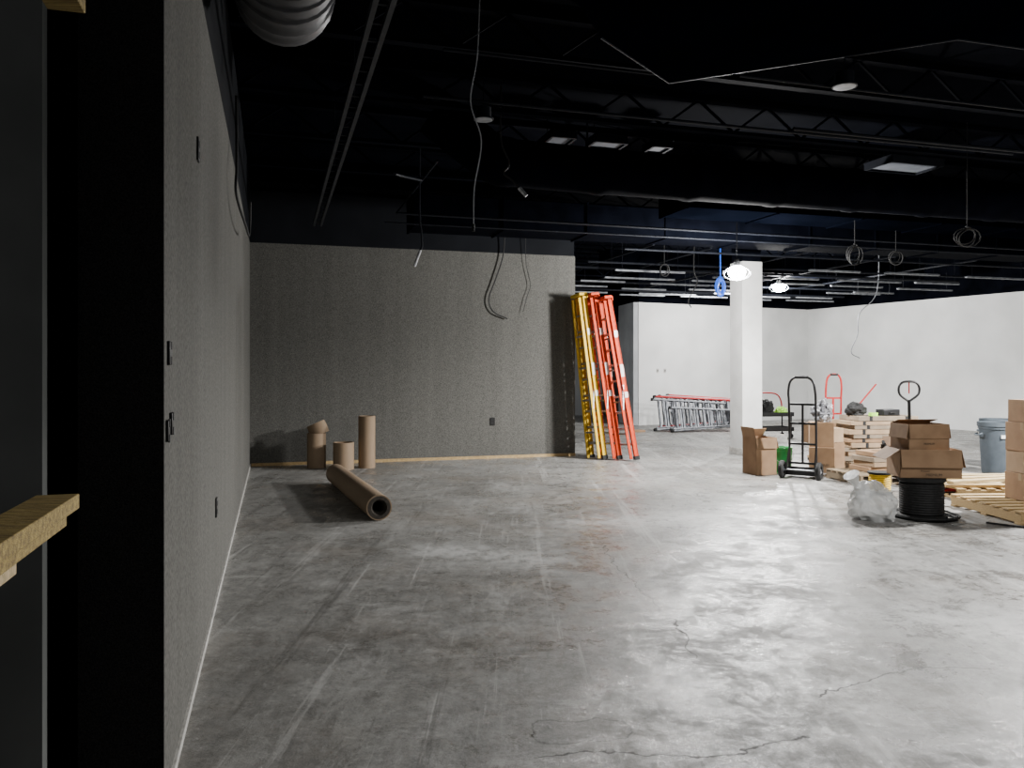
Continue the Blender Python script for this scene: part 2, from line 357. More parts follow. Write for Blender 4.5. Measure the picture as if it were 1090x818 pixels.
def round_duct(pts,r,lab,m,pitch=.14,nm='round_air_duct'):
    P=[Vector(p) for p in smooth_pts(pts,30)]
    dist=[0]
    for i in range(1,len(P)): dist.append(dist[-1]+(P[i]-P[i-1]).length)
    T=dist[-1];q=[];rr=[];x=0
    def at(x):
        for i in range(1,len(P)):
            if dist[i]>=x: 
                f=(x-dist[i-1])/max(1e-9,dist[i]-dist[i-1]);return P[i-1].lerp(P[i],f)
        return P[-1]
    while x<T-.03:
        for dx,dr in((0,0),(pitch*.80,0),(pitch*.86,.014),(pitch*.94,.014)):
            if x+dx<T: q.append(at(x+dx));rr.append(r+dr)
        x+=pitch
    off=(P[0]+P[-1])/2
    o=root(nm,lab,'duct',off)
    M().tube([a-off for a in q],rr,n=28).obj('duct_body',m,o)
    hg=M()
    for f in(.15,.8):
        p=at(T*f)-off; hg.tube([p+Vector((0,0,r)),Vector((p.x,p.y,H-.01-off.z))],.012,n=6)
    hg.parts('hanger_rod','conduit',o)
e=Vector((-1.53,5.35,3.93)); 
round_duct([e-B*4.2,e-B*2.5,e-B*1.2,e-B*.42,e+B*.02+Vector((0,0,.30)),e+B*.05+Vector((0,0,.75))],.29,'dark grey ribbed spiral duct with upturned elbow','spiral')
round_duct([R(2.1,-4.9,4.5),R(2.3,-4.9,4.12),R(2.9,-4.9,4.0),R(4.5,-4.9,3.97),R(9,-4.9,3.97),R(16,-4.9,3.97)],.27,'long black round air duct','ductblack',pitch=1.2)
o=root('plenum_box','large black faceted duct plenum under the ceiling','duct',(2,5.5,4.1))
M().prism([(x-2,y-5.5) for x,y in [(.35,5.2),(.67,6.02),(1.37,6.97),(3.38,6.05),(4.6,6.4),(5.2,4.4),(.8,3.9)]],0,.18).obj('plenum_body','plenum',o)
lip=M()
pl=[(.67,6.02),(1.37,6.97),(3.38,6.05),(4.6,6.4)]
lip.tube([(a[0]-2,a[1]-5.5,.0) for a in pl],.010,n=6)
lip.obj('edge_lip','conduit',o)
def conduit(p1,p2,r,lab='thin black electrical conduit under the ceiling',m='conduit',nm='conduit'):
    M().tube([p1,p2],r,n=8).obj(nm,m,label=lab,category='conduit',group='ceiling conduits')
def strut(p1,p2,lab):
    p1=Vector(p1);p2=Vector(p2);d=(p2-p1).normalized();n=Vector((-d.y,d.x,0))
    o=root('strut_rail',lab,'rail',(p1+p2)/2);off=(p1+p2)/2
    m=M();m.bar(p1-off,p2-off,.035,.055);m.bar(p1-off+n*.11,p2-off+n*.11,.035,.055);m.parts('channel','strut',o)
    r=M();L=(p2-p1).length
    for i in range(int(L/.3)): q=p1+d*(.15+i*.3)-off;r.bar(q,q+n*.10,.03,.008)
    r.parts('rung_plate','conduit',o)
    h=M()
    for f in(.1,.35,.6,.9): q=p1.lerp(p2,f)-off+n*.05;h.tube([q,Vector((q.x,q.y,H-.01-off.z))],.006,n=6)
    h.parts('hanger_rod','conduit',o)
e2=Vector((-3.1,12.95,3.94)); strut(e2-B*9.5,e2,'dark open channel rail hung below the ceiling')
for (s0,t0,s1,t1,z,r) in [(1.75,-6.2,9,-6.2,4.22,.018),(4.0,-8.1,14,-8.1,3.98,.014),(2.0,-2.72,16,-2.55,3.76,.018),(1.9,-2.3,16,-2.3,3.70,.014),(5.6,-6.6,16,-6.6,4.12,.02),
    (1.9,-11,1.9,-9.0,4.14,.015),(2.35,-3.9,2.35,-.4,4.22,.015),(1.7,-7.4,3.9,-7.4,4.2,.015),
    (6.2,-1.08,16.3,-1.08,3.68,.02),(6.2,.6,16.3,.6,3.68,.022),(6.2,1.7,16.3,1.7,3.72,.025),(7,4.2,16.2,4.2,3.72,.025),(7.2,5.4,16,5.4,3.66,.025),(11,6.3,16,6.3,3.70,.03),
    (8.0,-.9,8.0,6.0,3.80,.02),(10.0,-1,10.0,6.0,3.80,.02),(12.0,-1,12.0,6,3.80,.02),(14.0,-1,14.0,6,3.80,.02),(6.8,-1,6.8,6.0,3.80,.02)]:
    conduit(R(s0,t0,z),R(s1,t1,z),r)
M().tube([R(1.75,-4.2,3.95),R(1.85,-4.1,3.95),R(2.25,-3.3,4.1)],.016,k=4).obj('conduit','conduit',label='bent dark conduit branching under the ceiling',category='conduit',group='ceiling conduits')
def troffer(c,w,d,rz=ANG,lab='unlit recessed light fixture with pale lens given a faint glow'):
    o=root('ceiling_light_fixture',lab,'light fixture',c,rz)
    f=M();t=.03
    f.box((0,d/2,0),(w,t,.09));f.box((0,-d/2,0),(w,t,.09));f.box((w/2,0,0),(t,d,.09));f.box((-w/2,0,0),(t,d,.09));f.box((0,0,.05),(w+.03,d+.03,.012));f.obj('housing','conduit',o)
    M().box((0,0,-.01),(w-.04,d-.04,.02)).obj('lens','lens',o)
    h=M()
    for x in(-w*.4,w*.4): h.tube([(x,0,.05),(x,0,H-.01-c[2])],.005,n=6)
    h.parts('hanger_rod','conduit',o)
troffer((.55,9.85,4.42),.30,.55); troffer((1.18,9.95,4.42),.42,.3); troffer((1.85,10.15,4.42),.25,.3); troffer((5.35,10.9,4.38),.85,.5)
def can(c):
    o=root('ceiling_speaker','small round pale ceiling can fixture','light fixture',c)
    M().lathe([(.09,0),(.10,0),(.10,.015),(.075,.02),(.075,.12),(.0,.12)],24).obj('can_body','conduit',o)
    M().lathe([(.07,-.004),(.088,-.002),(.088,.004)],24).obj('trim_ring','aludull',o)
    M().tube([(0,0,.12),(0,0,H-.01-c[2])],.006,n=6).obj('hanger_rod','conduit',o)
can((2.77,6.65,3.95)); can((-.28,7.85,4.05))
tr=[]
random.seed(12)
for t in (-.2,1.1,2.1,3.0,3.9,4.9,5.8):
    s=6.9+random.uniform(0,.6)
    if t>5: s=9.2
    while s<15.4:
        l=random.uniform(.9,1.7)
        if not(t>2.9 and t<4.1 and abs(s+l/2-12.5)<1.2) and not (t<.3 and abs(s+l/2-8.9)<1.2): tr.append((s+l/2,t+random.uniform(-.15,.15),random.choice((3.53,3.55,3.57)),l))
        s+=l+random.uniform(.25,.9)
for i,(s,t,z,l) in enumerate(tr):
    ob=root('metal_track','bare metal channel track hung from ceiling','track',R(s,t,z),ANG,group='bare metal ceiling tracks')
    m=M();m.box((0,0,0),(l,.05,.008));m.box((0,.025,.015),(l,.004,.03));m.box((0,-.025,.015),(l,.004,.03));m.obj('channel','aludull',ob)
    h=M()
    for x in(-l*.4,l*.4): h.tube([(x,0,0),(x,0,(H-.01 if not 2.4<t<3.2 else 3.85)-z)],.004,n=5)
    h.parts('hanger_wire','conduit',ob)
# ---------------------------------------------------------------- wires
def wire(pts,r,m,lab,nm='hanging_cable',k=6,tip=None):
    off=Vector(pts[0])
    o=root(nm,lab,'cable',off)
    M().tube([Vector(p)-off for p in pts],r,n=6,k=k).obj('cable_run',m,o)
    if tip:
        q=Vector(pts[-1])-off;q0=Vector(pts[-2])-off;d=(q-q0).normalized()
        M().tube([q-d*.02,q+d*tip[0]],tip[1],n=8).obj('cable_end',tip[2],o)
wire([(-.26,6.5,4.69),(-.283,6.5,4.15),(-.335,6.45,3.76),(-.25,6.5,3.46),(-.306,6.5,3.08),(-.3135,6.5,2.76)],.006,'wirepale','thin pale wire dangling from ceiling, kinked',tip=(.04,.012,'rubber'))
wire([(-.12,8.7,4.69),(-.12,8.7,4.1),(-.03,8.7,3.85),(-.09,8.7,3.74),(0,8.7,3.66),(.09,8.7,3.56)],.012,'rubber','short dark cable with bright metal end hanging from ceiling',tip=(.10,.022,'alu'))
wire([(-1.27,11,4.69),(-1.27,11,3.74),(-1.25,11,3.5),(-1.24,11,3.30),(-1.27,11,3.22)],.014,'conduit','cable drop with pale flexible end',tip=(.22,.02,'wirepale'))
wire([(-.14,14.22,4.3),(-.15,14.26,3.68),(-.29,14.23,3.2),(-.41,14.20,2.85),(-.33,14.22,2.62),(-.08,14.30,2.50)],.012,'rubber','black cable curling down over grey wall')
wire([(.25,14.34,4.3),(.25,14.39,3.55),(.33,14.42,3.13),(.27,14.40,2.9),(.2,14.38,2.63)],.006,'rubber','thin black wire dangling over grey wall')
wire([(-2.52,7.3,4.1),(-2.50,7.25,3.77),(-2.38,6.9,3.33),(-2.38,6.9,3.10),(-2.60,7.8,3.0),(-2.96,9,3.12),(-2.98,9.1,3.5)],.012,'rubber','black cable loop sagging down grey wall')
wire([(8.55,18.6,4.69),(8.5,18.6,3.4),(8.1,18.6,2.9),(8.05,18.6,2.4),(7.9,18.6,2.0),(8.1,18.6,1.85)],.010,'aludull','pale wire dangling before white partition')
wire([(3.6,15.6,4.69),(3.55,15.6,3.6),(3.62,15.6,3.3),(3.45,15.6,2.95),(3.5,15.6,2.8)],.012,'rubber','dark cable dangling near column')
def coil(c,r,n,m,lab,asp=1.0,wr=.010,zt=H-.01):
    c=Vector(c);pts=[]
    for i in range(n*16+1):
        a=2*math.pi*i/16+math.pi/2;q=r*(1+.16*math.sin(i*.7)+.15*math.sin(i*.173));pts.append((q*math.cos(a),.05*math.sin(i*.31),q*asp*math.sin(a)-r*asp))
    o=root('cable_coil',lab,'cable',c)
    M().tube(pts,wr,n=6).obj('coil_loops',m,o)
    M().tube([(0,0,0),(0,0,zt-c.z)],wr*.7,n=6).obj('hanging_lead',m,o)
coil((5.7,10,3.36),.12,3,'rubber','coiled black cable hung from ceiling',.9,.008)
coil((5.15,12,3.45),.09,3,'rubber','coiled black cable hung from ceiling',1.5,.008,zt=3.84)
coil((6.2,12.9,3.5),.08,2,'rubber','coiled black cable hung from ceiling',1.3,.008,zt=3.84)
coil((4.07,15.6,3.36),.065,12,'blue','bundle of blue data cable hung from ceiling',2.4,.018)
coil((2.9,15.2,3.6),.07,2,'rubber','small black cable coil hung from ceiling',1.6)
# ---------------------------------------------------------------- lamps
def worklamp(c,power,rad,lab,r=.07,colr=(1,.985,.965),shade=False,zt=H-.01):
    c=Vector(c);o=root('work_light',lab,'lamp',c)
    m=M()
    if shade:
        M().lathe([(.05,.14),(.09,.12),(.24,.02),(.245,.02),(.095,.13),(.05,.15)],28,cap=False).obj('lamp_shade','blackmetal',o)  # shade added on the out-of-view lamps to keep the ceiling dark
    for i in range(8):
        a=math.pi/4*i;m.tube([(.05*math.cos(a),.05*math.sin(a),.10),(1.5*r*math.cos(a),1.5*r*math.sin(a),.0),(1.2*r*math.cos(a),1.2*r*math.sin(a),-.09),(.02*math.cos(a),.02*math.sin(a),-.13)],.003,n=5,k=3)
    m.parts('wire_guard','alu',o)
    M().lathe([(.0,.09),(.05,.09),(.05,.15),(.03,.2),(0,.2)],16,cap=False).obj('lamp_socket','rubber',o)
    M().lathe([(0.001,-.11),(r*.5,-.10),(r*.85,-.06),(r,-.0),(r*.8,.05),(.03,.09)],24).obj('bulb','lamp',o)
    M().tube([(0,0,.2),(0,0,zt-c.z)],.008,n=6).obj('power_cord','rubber',o)
    l=bpy.data.lights.new('work_light_glow','SPOT' if shade else 'POINT');l.energy=power;l.shadow_soft_size=rad;l.color=colr
    if shade: l.spot_size=math.radians(172);l.spot_blend=.25
    lo=bpy.data.objects.new('work_light_glow',l);COL.objects.link(lo);lo.parent=o;lo.location=(0,0,-.16-rad*.6)
worklamp((3.49,12.4,3.11),1150,.16,'glowing caged work light hung near white column',.14)
worklamp((6.68,20,3.66),1350,.12,'glowing caged work light hung in white room',.16)
worklamp((8.1,9.8,3.6),4100,.14,'added out-of-view fill lamp with cage and black shade',shade=True)
worklamp((4.4,4.3,3.5),380,.3,'added out-of-view fill lamp with cage and black shade',shade=True)  # unseen fill lamp, added to brighten the foreground floor
# ---------------------------------------------------------------- rolls
def roll_stand(x,y,r,h,lab,turns=3):
    o=root('cardboard_roll',lab,'roll',(x,y,0),group='brown floor-protection paper rolls')
    m=M()
    m.lathe([(r,0),(r,h),(r-.018,h),(r-.018,.02),(.001,.02)],40,cap=False)
    m.obj('outer_wrap','paper',o)
    q=M()
    vs=[];fs=[]
    sp=[((r-.03-.012*i/10)*math.cos(i*.4),(r-.03-.012*i/10)*math.sin(i*.4)) for i in range(70)]
    for a in sp: vs+= [(a[0],a[1],.03),(a[0],a[1],h-.01)]
    for i in range(len(sp)-1): fs.append((2*i,2*i+2,2*i+3,2*i+1))
    q.add(vs,fs);q.obj('inner_coil','cardin',o); return o
o=roll_stand(-3.17,12.95,.15,.56,'short brown paper roll with crumpled bent top')
mt=Matrix.Translation((.02,0,.635))@Matrix.Rotation(math.radians(-24),4,'Y')@Matrix.Scale(.75,4,(0,1,0))
M().lathe([(.150,-.11),(.158,0),(.15,.09),(.135,.09),(.14,0),(.135,-.1)],32,mt,cap=False).obj('bent_top','paper',o)
roll_stand(-2.69,12.75,.165,.43,'short wide brown paper roll standing on floor')
roll_stand(-2.355,12.95,.135,.84,'tall brown paper roll standing on floor')
p1=Vector((-1.40,8.42,.137));p2=Vector((-2.46,11.15,.137));d=(p2-p1)
mx=d.to_track_quat('Z','Y').to_matrix().to_4x4();mx.translation=p1
o=root('paper_roll','long brown paper roll lying on concrete floor','roll',p1,matrix=mx)
Lr=d.length
M().lathe([(.135,0),(.137,Lr*.3),(.134,Lr*.7),(.135,Lr),(.09,Lr),(.09,0.0),(.135,0)],48,cap=False).obj('wound_paper',['paper'],o)
M().lathe([(.122,.0),(.122,-.0015),(.085,-.0015)],40,cap=False).obj('end_face','rolldark',o)
M().lathe([(.088,0),(.06,.05),(.06,Lr-.01),(.001,Lr-.02)],24,cap=False).obj('core_tube','rolldark',o)
# ---------------------------------------------------------------- ladders
def stepladder(mx,L,color,lab,nsteps=9,wb=.62,wt=.34,grp='step ladders',fold=.09,stepm='alu'):
    o=root('step_ladder',lab,'ladder',None,matrix=mx,group=grp)
    for sx in(-1,1):
        m=M();a=Vector((sx*wb/2,0,0));b_=Vector((sx*wt/2,0,L-.08))
        m.bar(a,b_,.028,.080,up=(0,1,0));m.bar(a+Vector((0,.036,0)),b_+Vector((0,.036,0)),.045,.008,up=(0,1,0));m.bar(a-Vector((0,.036,0)),b_-Vector((0,.036,0)),.045,.008,up=(0,1,0))
        m.obj('front_rail',color,o,bevel=.002)
        a=Vector((sx*(wb/2-.03),fold,0.02));b_=Vector((sx*(wt/2-.01),fold,L-.10))
        M().bar(a,b_,.022,.05,up=(0,1,0)).obj('rear_rail',color,o,bevel=.002)
        M().box((sx*wb/2,0,.03),(.06,.10,.07)).obj('foot','rubber',o,bevel=.004)
        for f,hh in((.40,.10),(.55,.22),(.78,.12)):
            a=Vector((sx*wb/2,0,0)).lerp(Vector((sx*wt/2,0,L-.08)),f)
            M().box(a+Vector((sx*.020,0,0)),(.010,.06,hh)).obj('warning_sticker','whiteplastic',o)
            M().box(a+Vector((0,-.043,0)),(.03,.006,hh*.7)).obj('warning_sticker','whiteplastic',o)
    for i in range(nsteps):
        z=.30*(i+1)*(L/3.05)*.98
        if z>L-.15: break
        w=wb+(wt-wb)*z/L
        m=M();m.box((0,0,z),(w-.02,.085,.012));m.box((0,.04,z-.015),(w-.02,.004,.03));m.box((0,-.04,z-.015),(w-.02,.004,.03));m.obj('step',stepm,o)
        if i%2==1:
            m=M();m.bar((-w/2+.03,fold,z-.1),(w/2-.03,fold,z-.1),.02,.03);m.obj('rear_brace',stepm,o)
    m=M();m.box((0,.03,L-.04),(wt+.08,.15,.05));m.box((0,-.05,L-.07),(wt+.08,.02,.08));m.obj('top_cap',color,o,bevel=.006)
    m=M()
    for sx in(-1,1): m.bar((sx*wb*.42,.02,L*.45),(sx*wb*.42,fold,L*.30),.006,.02)
    m.parts('spreader',stepm,o)
    return o
def frame(base,zdir,xdir):
    z=Vector(zdir).normalized();x=Vector(xdir);x=(x-z*x.dot(z)).normalized();y=z.cross(x)
    m=Matrix((x,y,z)).transposed().to_4x4();m.translation=Vector(base);return m
wd=Vector((-.36,.93,0))
def lean(bx,by,tx,L,color,lab,n=9,w=wd,wb=.62,wt=.34):
    base=Vector((bx,by,.0));zd=Vector((tx-bx,.12,0));h=math.sqrt(max(.1,L*L-zd.length_squared));zd.z=h
    return stepladder(frame(base+Vector((0,0,.005)),zd,w),L,color,lab,n,wb,wt)
lean(1.54,14.25,1.22,2.98,'yellow','tall yellow fibreglass step ladder folded and leaning on grey wall end',wb=.50,wt=.30)
lean(1.78,14.2,1.42,2.98,'orange','tall orange-red fibreglass step ladder folded and leaning upright',wb=.56,wt=.32)
lean(2.05,14.1,1.64,2.92,'orange','orange-red fibreglass step ladder leaning outermost in the row')
dl=Vector((1,.18,0)).normalized()
def lying(base,color,L,lab,w,tilt,n=8):
    x=Vector((0,.30*tilt,1)).normalized()
    stepladder(frame(base,dl,x),L,color,lab,n,wb=w,wt=w*.66,grp='ladders lying on their side',stepm='aludull')
lying((3.75,20.95,.46),'redfib',2.6,'red fibreglass step ladder lying on its side',.86,1,9)
lying((3.62,20.55,.43),'aludull',2.1,'bare aluminium step ladder lying on its side',.80,1,9)
lying((3.95,21.35,.46),'aludull',2.6,'aluminium step ladder lying on its side against white wall',.86,1,9)
lying((4.0,20.2,.33),'aludull',1.9,'shorter aluminium step ladder lying on its side',.60,1,9)
lying((4.25,21.75,.46),'redfib',2.3,'second red step ladder lying on its side behind others',.88,1,9)
# ---------------------------------------------------------------- hand trucks
def handtruck(x,y,rz,m1,lab,h=1.48,w=.36):
    o=root('hand_truck',lab,'hand truck',(x,y,0),rz)
    hw=w/2
    pts=[(-hw,0,.10),(-hw,-.0,.6),(-hw,-.03,1.1),(-hw,-.06,h-.22),(-hw*.85,-.07,h-.07),(-hw*.4,-.08,h),(hw*.4,-.08,h),(hw*.85,-.07,h-.07),(hw,-.06,h-.22),(hw,-.03,1.1),(hw,0,.6),(hw,0,.10)]
    M().tube(pts,.017,n=10,k=4).obj('frame_loop',m1,o)
    m=M()
    for z in(.22,.5,.8,1.08): m.bar((-hw,-.005,z),(hw,-.005,z),.03,.03)
    m.bar((0,-.005,.22),(0,-.005,1.08),.03,.02)
    m.parts('cross_bar',m1,o)
    m=M();m.box((0,.12,.04),(w+.1,.24,.012));m.box((0,.0,.10),(w+.1,.012,.13));m.obj('toe_plate',m1,o,bevel=.003)
    M().tube([(-hw-.09,-.13,.13),(hw+.09,-.13,.13)],.012,n=10).obj('axle','galv',o)
    m=M()
    for sx in(-1,1): m.bar((sx*hw,0,.45),(sx*(hw+.01),-.13,.13),.02,.03);m.bar((sx*hw,0,.12),(sx*(hw+.01),-.13,.13),.02,.03)
    m.parts('axle_bracket',m1,o)
    for sx in(-1,1):
        mt=Matrix.Translation((sx*(hw+.07),-.13,.13))@Matrix.Rotation(math.pi/2,4,'Y')
        M().lathe([(.07,-.03),(.11,-.035),(.128,-.02),(.13,0),(.128,.02),(.11,.035),(.07,.03),(.07,-.03)],32,mt,cap=False).obj('tire','rubber',o)
        M().lathe([(.0,-.012),(.03,-.03),(.03,-.012),(.072,-.01),(.072,.01),(.03,.012),(.03,.03),(0,.012)],24,mt,cap=False).obj('wheel_hub','galv',o)
    M().tube([(-hw*.5,-.08,h),(hw*.5,-.08,h)],.022,n=10).obj('hand_grip','rubber',o)
    return o
handtruck(4.26,11.70,-.60,'blackmetal','black steel hand truck with loop handle beside cartons',1.48,.38)
handtruck(5.75,14.3,-.2,'redmetal','red steel hand truck standing behind stacked cartons',1.5,.26)
# ---------------------------------------------------------------- cartons
def carton(x,y,z,sx,sy,sz,rz,lab,m='card',open_=False,txt=None,tm='ink',ts=.06,grp=None,tape=True,flaps=None):
    o=root('cardboard_box',lab,'box',(x,y,z),rz)
    if grp:o['group']=grp
    if not open_:
        M().box((0,0,sz/2),(sx,sy,sz)).obj('carton_body',m,o,bevel=.004)
        if tape:
            t=M();t.box((0,0,sz+.001),(sx+.002,.05,.002));t.box((sx/2+.001,0,sz-.04),(.002,.05,.08));t.box((-sx/2-.001,0,sz-.04),(.002,.05,.08));t.obj('packing_tape','tape',o)
    else:
        t=.006;b=M();b.box((0,0,t/2),(sx,sy,t))
        b.box((0,-sy/2+t/2,sz/2),(sx,t,sz));b.box((0,sy/2-t/2,sz/2),(sx,t,sz));b.box((sx/2-t/2,0,sz/2),(t,sy,sz));b.box((-sx/2+t/2,0,sz/2),(t,sy,sz));b.obj('carton_body',m,o)
        M().box((0,0,sz*.6),(sx-.02,sy-.02,.01)).obj('contents','cardin',o)
        fl=flaps or (50,-70,40,60); fw=min(sx,sy)*.45
        for k,(ang,axis) in enumerate(zip(fl,('f','b','l','r'))):
            a=math.radians(ang)
            if axis=='f': p=Vector((0,-sy/2,sz));d=Vector((0,-math.sin(a),math.cos(a)));u=Vector((1,0,0));w=sx
            if axis=='b': p=Vector((0,sy/2,sz));d=Vector((0,math.sin(a),math.cos(a)));u=Vector((1,0,0));w=sx
            if axis=='l': p=Vector((-sx/2,0,sz));d=Vector((-math.sin(a),0,math.cos(a)));u=Vector((0,1,0));w=sy
            if axis=='r': p=Vector((sx/2,0,sz));d=Vector((math.sin(a),0,math.cos(a)));u=Vector((0,1,0));w=sy
            nn=d.cross(u);rot=Matrix((u,d,nn)).transposed()
            M().box(p+d*fw/2,(w*.98,fw,.005),rot).obj('flap',m,o)
    if txt: 
        for (s_,xx,zz,siz) in txt: text(s_,siz,(xx,-sy/2-.003,zz),o,tm)
    return o
carton(3.78,12.2,0,.36,.36,.56,ANG,'tall open brown cardboard box on floor',open_=True,flaps=(172,-40,12,165))
carton(4.66,12.02,.052,.36,.34,.38,-.35,'brown carton with printed lettering beside hand truck',txt=[('PREMIUM',0,.12,.05)])
carton(4.66,12.04,.434,.34,.32,.37,-.30,'brown carton stacked on another beside hand truck',tape=True,m='card')
carton(5.00,12.46,0,.26,.26,.46,.2,'small brown carton on floor between stacks',m='card')
carton(4.99,12.46,.463,.24,.24,.22,.45,'small pale carton on top of another carton',m='card2')
def blob(name,lab,cat,c,s,m,amp=.35,seed=0,fr=2.2,part='film',ridge=.8,nu=48,nv=32):
    o=root(name,lab,cat,c)
    vs=[];fs=[]
    for j in range(nv+1):
        th=math.pi*j/nv
        for i in range(nu):
            ph=2*math.pi*i/nu;v=Vector((math.sin(th)*math.cos(ph),math.sin(th)*math.sin(ph),math.cos(th)))
            n=noise.fractal(v*fr+Vector((seed,seed*2,0)),1.1,2.2,4); r=abs(noise.noise(v*fr*2.3+Vector((seed,0,5))))
            q=v*(1+amp*n-amp*ridge*r); zz=max(-.62,q.z)
            vs.append((q.x*s[0],q.y*s[1],(zz+.62)*s[2]/1.5))
    for j in range(nv):
        for i in range(nu): fs.append((j*nu+i,j*nu+(i+1)%nu,(j+1)*nu+(i+1)%nu,(j+1)*nu+i))
    M().add(vs,fs).obj(part,m,o);return o
o=blob('plastic_bag','crumpled clear plastic bag lying on concrete floor','bag',(3.84,8.5,0.0),(.26,.24,.38),'bag',.22,3,1.2,ridge=1.1,nu=96,nv=64)
m=M();m.tube([(-.08,0,.24),(-.16,-.02,.35),(-.20,-.03,.40),(-.25,-.05,.48)],[.12,.05,.04,.085],n=16);m.obj('gathered_neck','bag',o)
blob('plastic_bag','crumpled grey plastic bag on top of cartons','bag',(4.68,12.02,.806),(.15,.13,.30),'greybag',.4,7)
# ---------------------------------------------------------------- bucket / spools / bin
o=root('bucket','green plastic bucket with wire handle on floor','bucket',(4.18,12.36,0))
M().lathe([(.001,.0),(.13,0),(.15,.33),(.158,.33),(.158,.345),(.15,.345),(.15,.38),(.16,.38),(.16,.395),(.145,.395),(.125,.02),(.001,.02)],36,cap=False).obj('pail','green',o)
M().tube([(-.158,0,.35),(-.15,-.06,.25),(-.08,-.13,.17),(0,-.155,.15),(.08,-.13,.17),(.15,-.06,.25),(.158,0,.35)],.004,n=6,k=4).obj('wire_handle','galv',o)
o=root('cable_drum','black drum of cable supporting cardboard boxes','drum',(4.42,8.62,0))
M().lathe([(.001,0),(.25,0),(.25,.03),(.21,.04),(.20,.20),(.205,.38),(.24,.40),(.24,.44),(.001,.44)],40,cap=False).obj('drum_body','rubber',o)
m=M();m.lathe([(.20,.045)]+[(.218+.006*(i%2),.05+i*.0125) for i in range(27)]+[(.20,.385)],40,cap=False)
m.obj('wound_cable','rubber',o)
o=root('loose_cable','black cable looped around the drum on floor','cable',(4.42,8.62,0))
pts=[]
for i in range(80):
    a=i*.24;r=.31+.03*math.sin(i*.37)+.0008*i;pts.append((r*math.cos(a),r*math.sin(a)*.9,.012+.012*(i//27)))
M().tube(pts,.011,n=6,k=2).obj('cable_run','rubber',o)
o=root('loose_cable','black cable trailing across the concrete floor','cable',(4.9,8.25,0))
M().tube([(0,0,.012),(.25,-.25,.012),(.55,-.36,.012),(.8,-.62,.012),(1.2,-.60,.012),(1.7,-.8,.012),(2.4,-.7,.012)],.011,n=6,k=6).obj('cable_run','rubber',o)
carton(4.46,8.66,.442,.62,.42,.30,-.12,'open brown cardboard box with drooping flaps on black drum',open_=True,flaps=(168,60,125,168),txt=[('Printed',-.06,.075,.03),('PREMIUM',.03,.035,.04)])
carton(4.44,8.70,.628,.46,.34,.38,.1,'brown cardboard box nested in a larger open box',open_=True,flaps=(175,-75,172,172),txt=[('PREMIUM',0,.17,.03)])
o=root('cable_spool','yellow and black spool of wire on floor','spool',(4.72,10.25,0))
M().lathe([(.001,0),(.15,0),(.15,.02),(.10,.02),(.10,.26),(.15,.26),(.15,.28),(.001,.28)],32,cap=False).obj('spool_flange','rubber',o)
m=M()
m.lathe([(.10,.022)]+[(.125+.008*(i%2),.03+i*.0115) for i in range(20)]+[(.10,.255)],28,cap=False)
m.obj('wound_wire','yellow',o)
def bin_(x,y,z=.79):
    o=root('trash_can','slate grey round plastic trash can','trash can',(x,y,0))
    prof=[(.001,0),(.19,0),(.20,.05),(.235,.68),(.25,.69),(.25,.72),(.262,.73),(.262,z-.0),(.245,z),(.24,.72),(.18,.03),(.001,.03)]
    M().lathe(prof,40,cap=False).obj('can_body','bin',o)
    for a in(0,math.pi):
        m=M();m.tube([(.25*math.cos(a)-.0,-.06,.62),((.25+.05)*math.cos(a),-.05,.60),((.25+.05)*math.cos(a),.05,.60),(.25*math.cos(a),.06,.62)],.012,n=8,k=3);m.obj('side_handle','bin',o)
    M().box((0,-.238,.58),(.14,.010,.05)).obj('label_plate','whiteplastic',o)
bin_(7.40,12.2)
bin_(7.9,13.0)
# ---------------------------------------------------------------- pallets
def pallet(x,y,rz,w,d,m,lab,n=7):
    o=root('wooden_pallet',lab,'pallet',(x,y,0),rz,group='wooden pallets')
    for i in range(n):
        yy=-d/2+.05+(d-.1)*i/(n-1)
        M().box((0,yy,.131),(w,.095,.018)).obj('deck_board',m,o,bevel=.002)
    for xx in(-w/2+.03,0,w/2-.03):
        M().box((xx,0,.07),(.045,d,.10)).obj('stringer',m,o,bevel=.002)
    for yy in(-d/2+.05,0,d/2-.05):
        M().box((0,yy,.01),(w,.095,.018)).obj('bottom_board',m,o,bevel=.002)
pallet(6.02,10.38,math.pi/2+.02,1.3,1.2,'wood','pale pine pallet with loose boards on it')
pallet(5.76,8.78,.05,1.2,1.2,'wood','pale pine pallet carrying stacked cartons')
pallet(5.15,11.42,.2,.95,.8,'wooddark','dark weathered wooden pallet on floor',6)
pallet(5.96,13.02,.1,1.45,1.0,'wooddark','weathered wooden pallet under flat cartons',6)
for z,h,sx,m in((.141,.30,.55,'card'),(.443,.24,.52,'card2'),(.685,.32,.53,'card'),(1.007,.25,.46,'card')):
    carton(5.90,8.86,z,sx,.5,h,.05+z*.14,'plain brown carton stacked on pine pallet',m,grp='cartons stacked on pine pallet')
zz=.141
random.seed(9)
for i in range(10):
    h=.065 if i%3 else .08
    ox=[-.03,.03,-.04,.04,.02,.05,-.02,.05,-.04,.03][i];w=[1.38,1.34,1.36,1.28,1.30,1.22,1.25,1.15,1.12,1.0][i]
    rz=.1+random.uniform(-.035,.035);mm=['card3','card2','card3','card2','card','card3','card2','card3','card2','card3'][i]
    o=root('flat_carton','long flat grey-brown carton in a stack of flooring','box',(5.92+ox,12.98,zz),rz,group='flat flooring cartons in a stack')
    M().box((0,0,h/2),(w,.62,h-.006)).obj('carton_body',mm,o,bevel=.004)
    for xs in(-.3,.3):
        t=M();t.box((w*xs,0,h-.002),(.05,.622,.002));t.box((w*xs,-.3115,h/2),(.05,.002,h-.01));t.obj('strap','rubber',o)
    zz+=h
top=zz
zz=.141
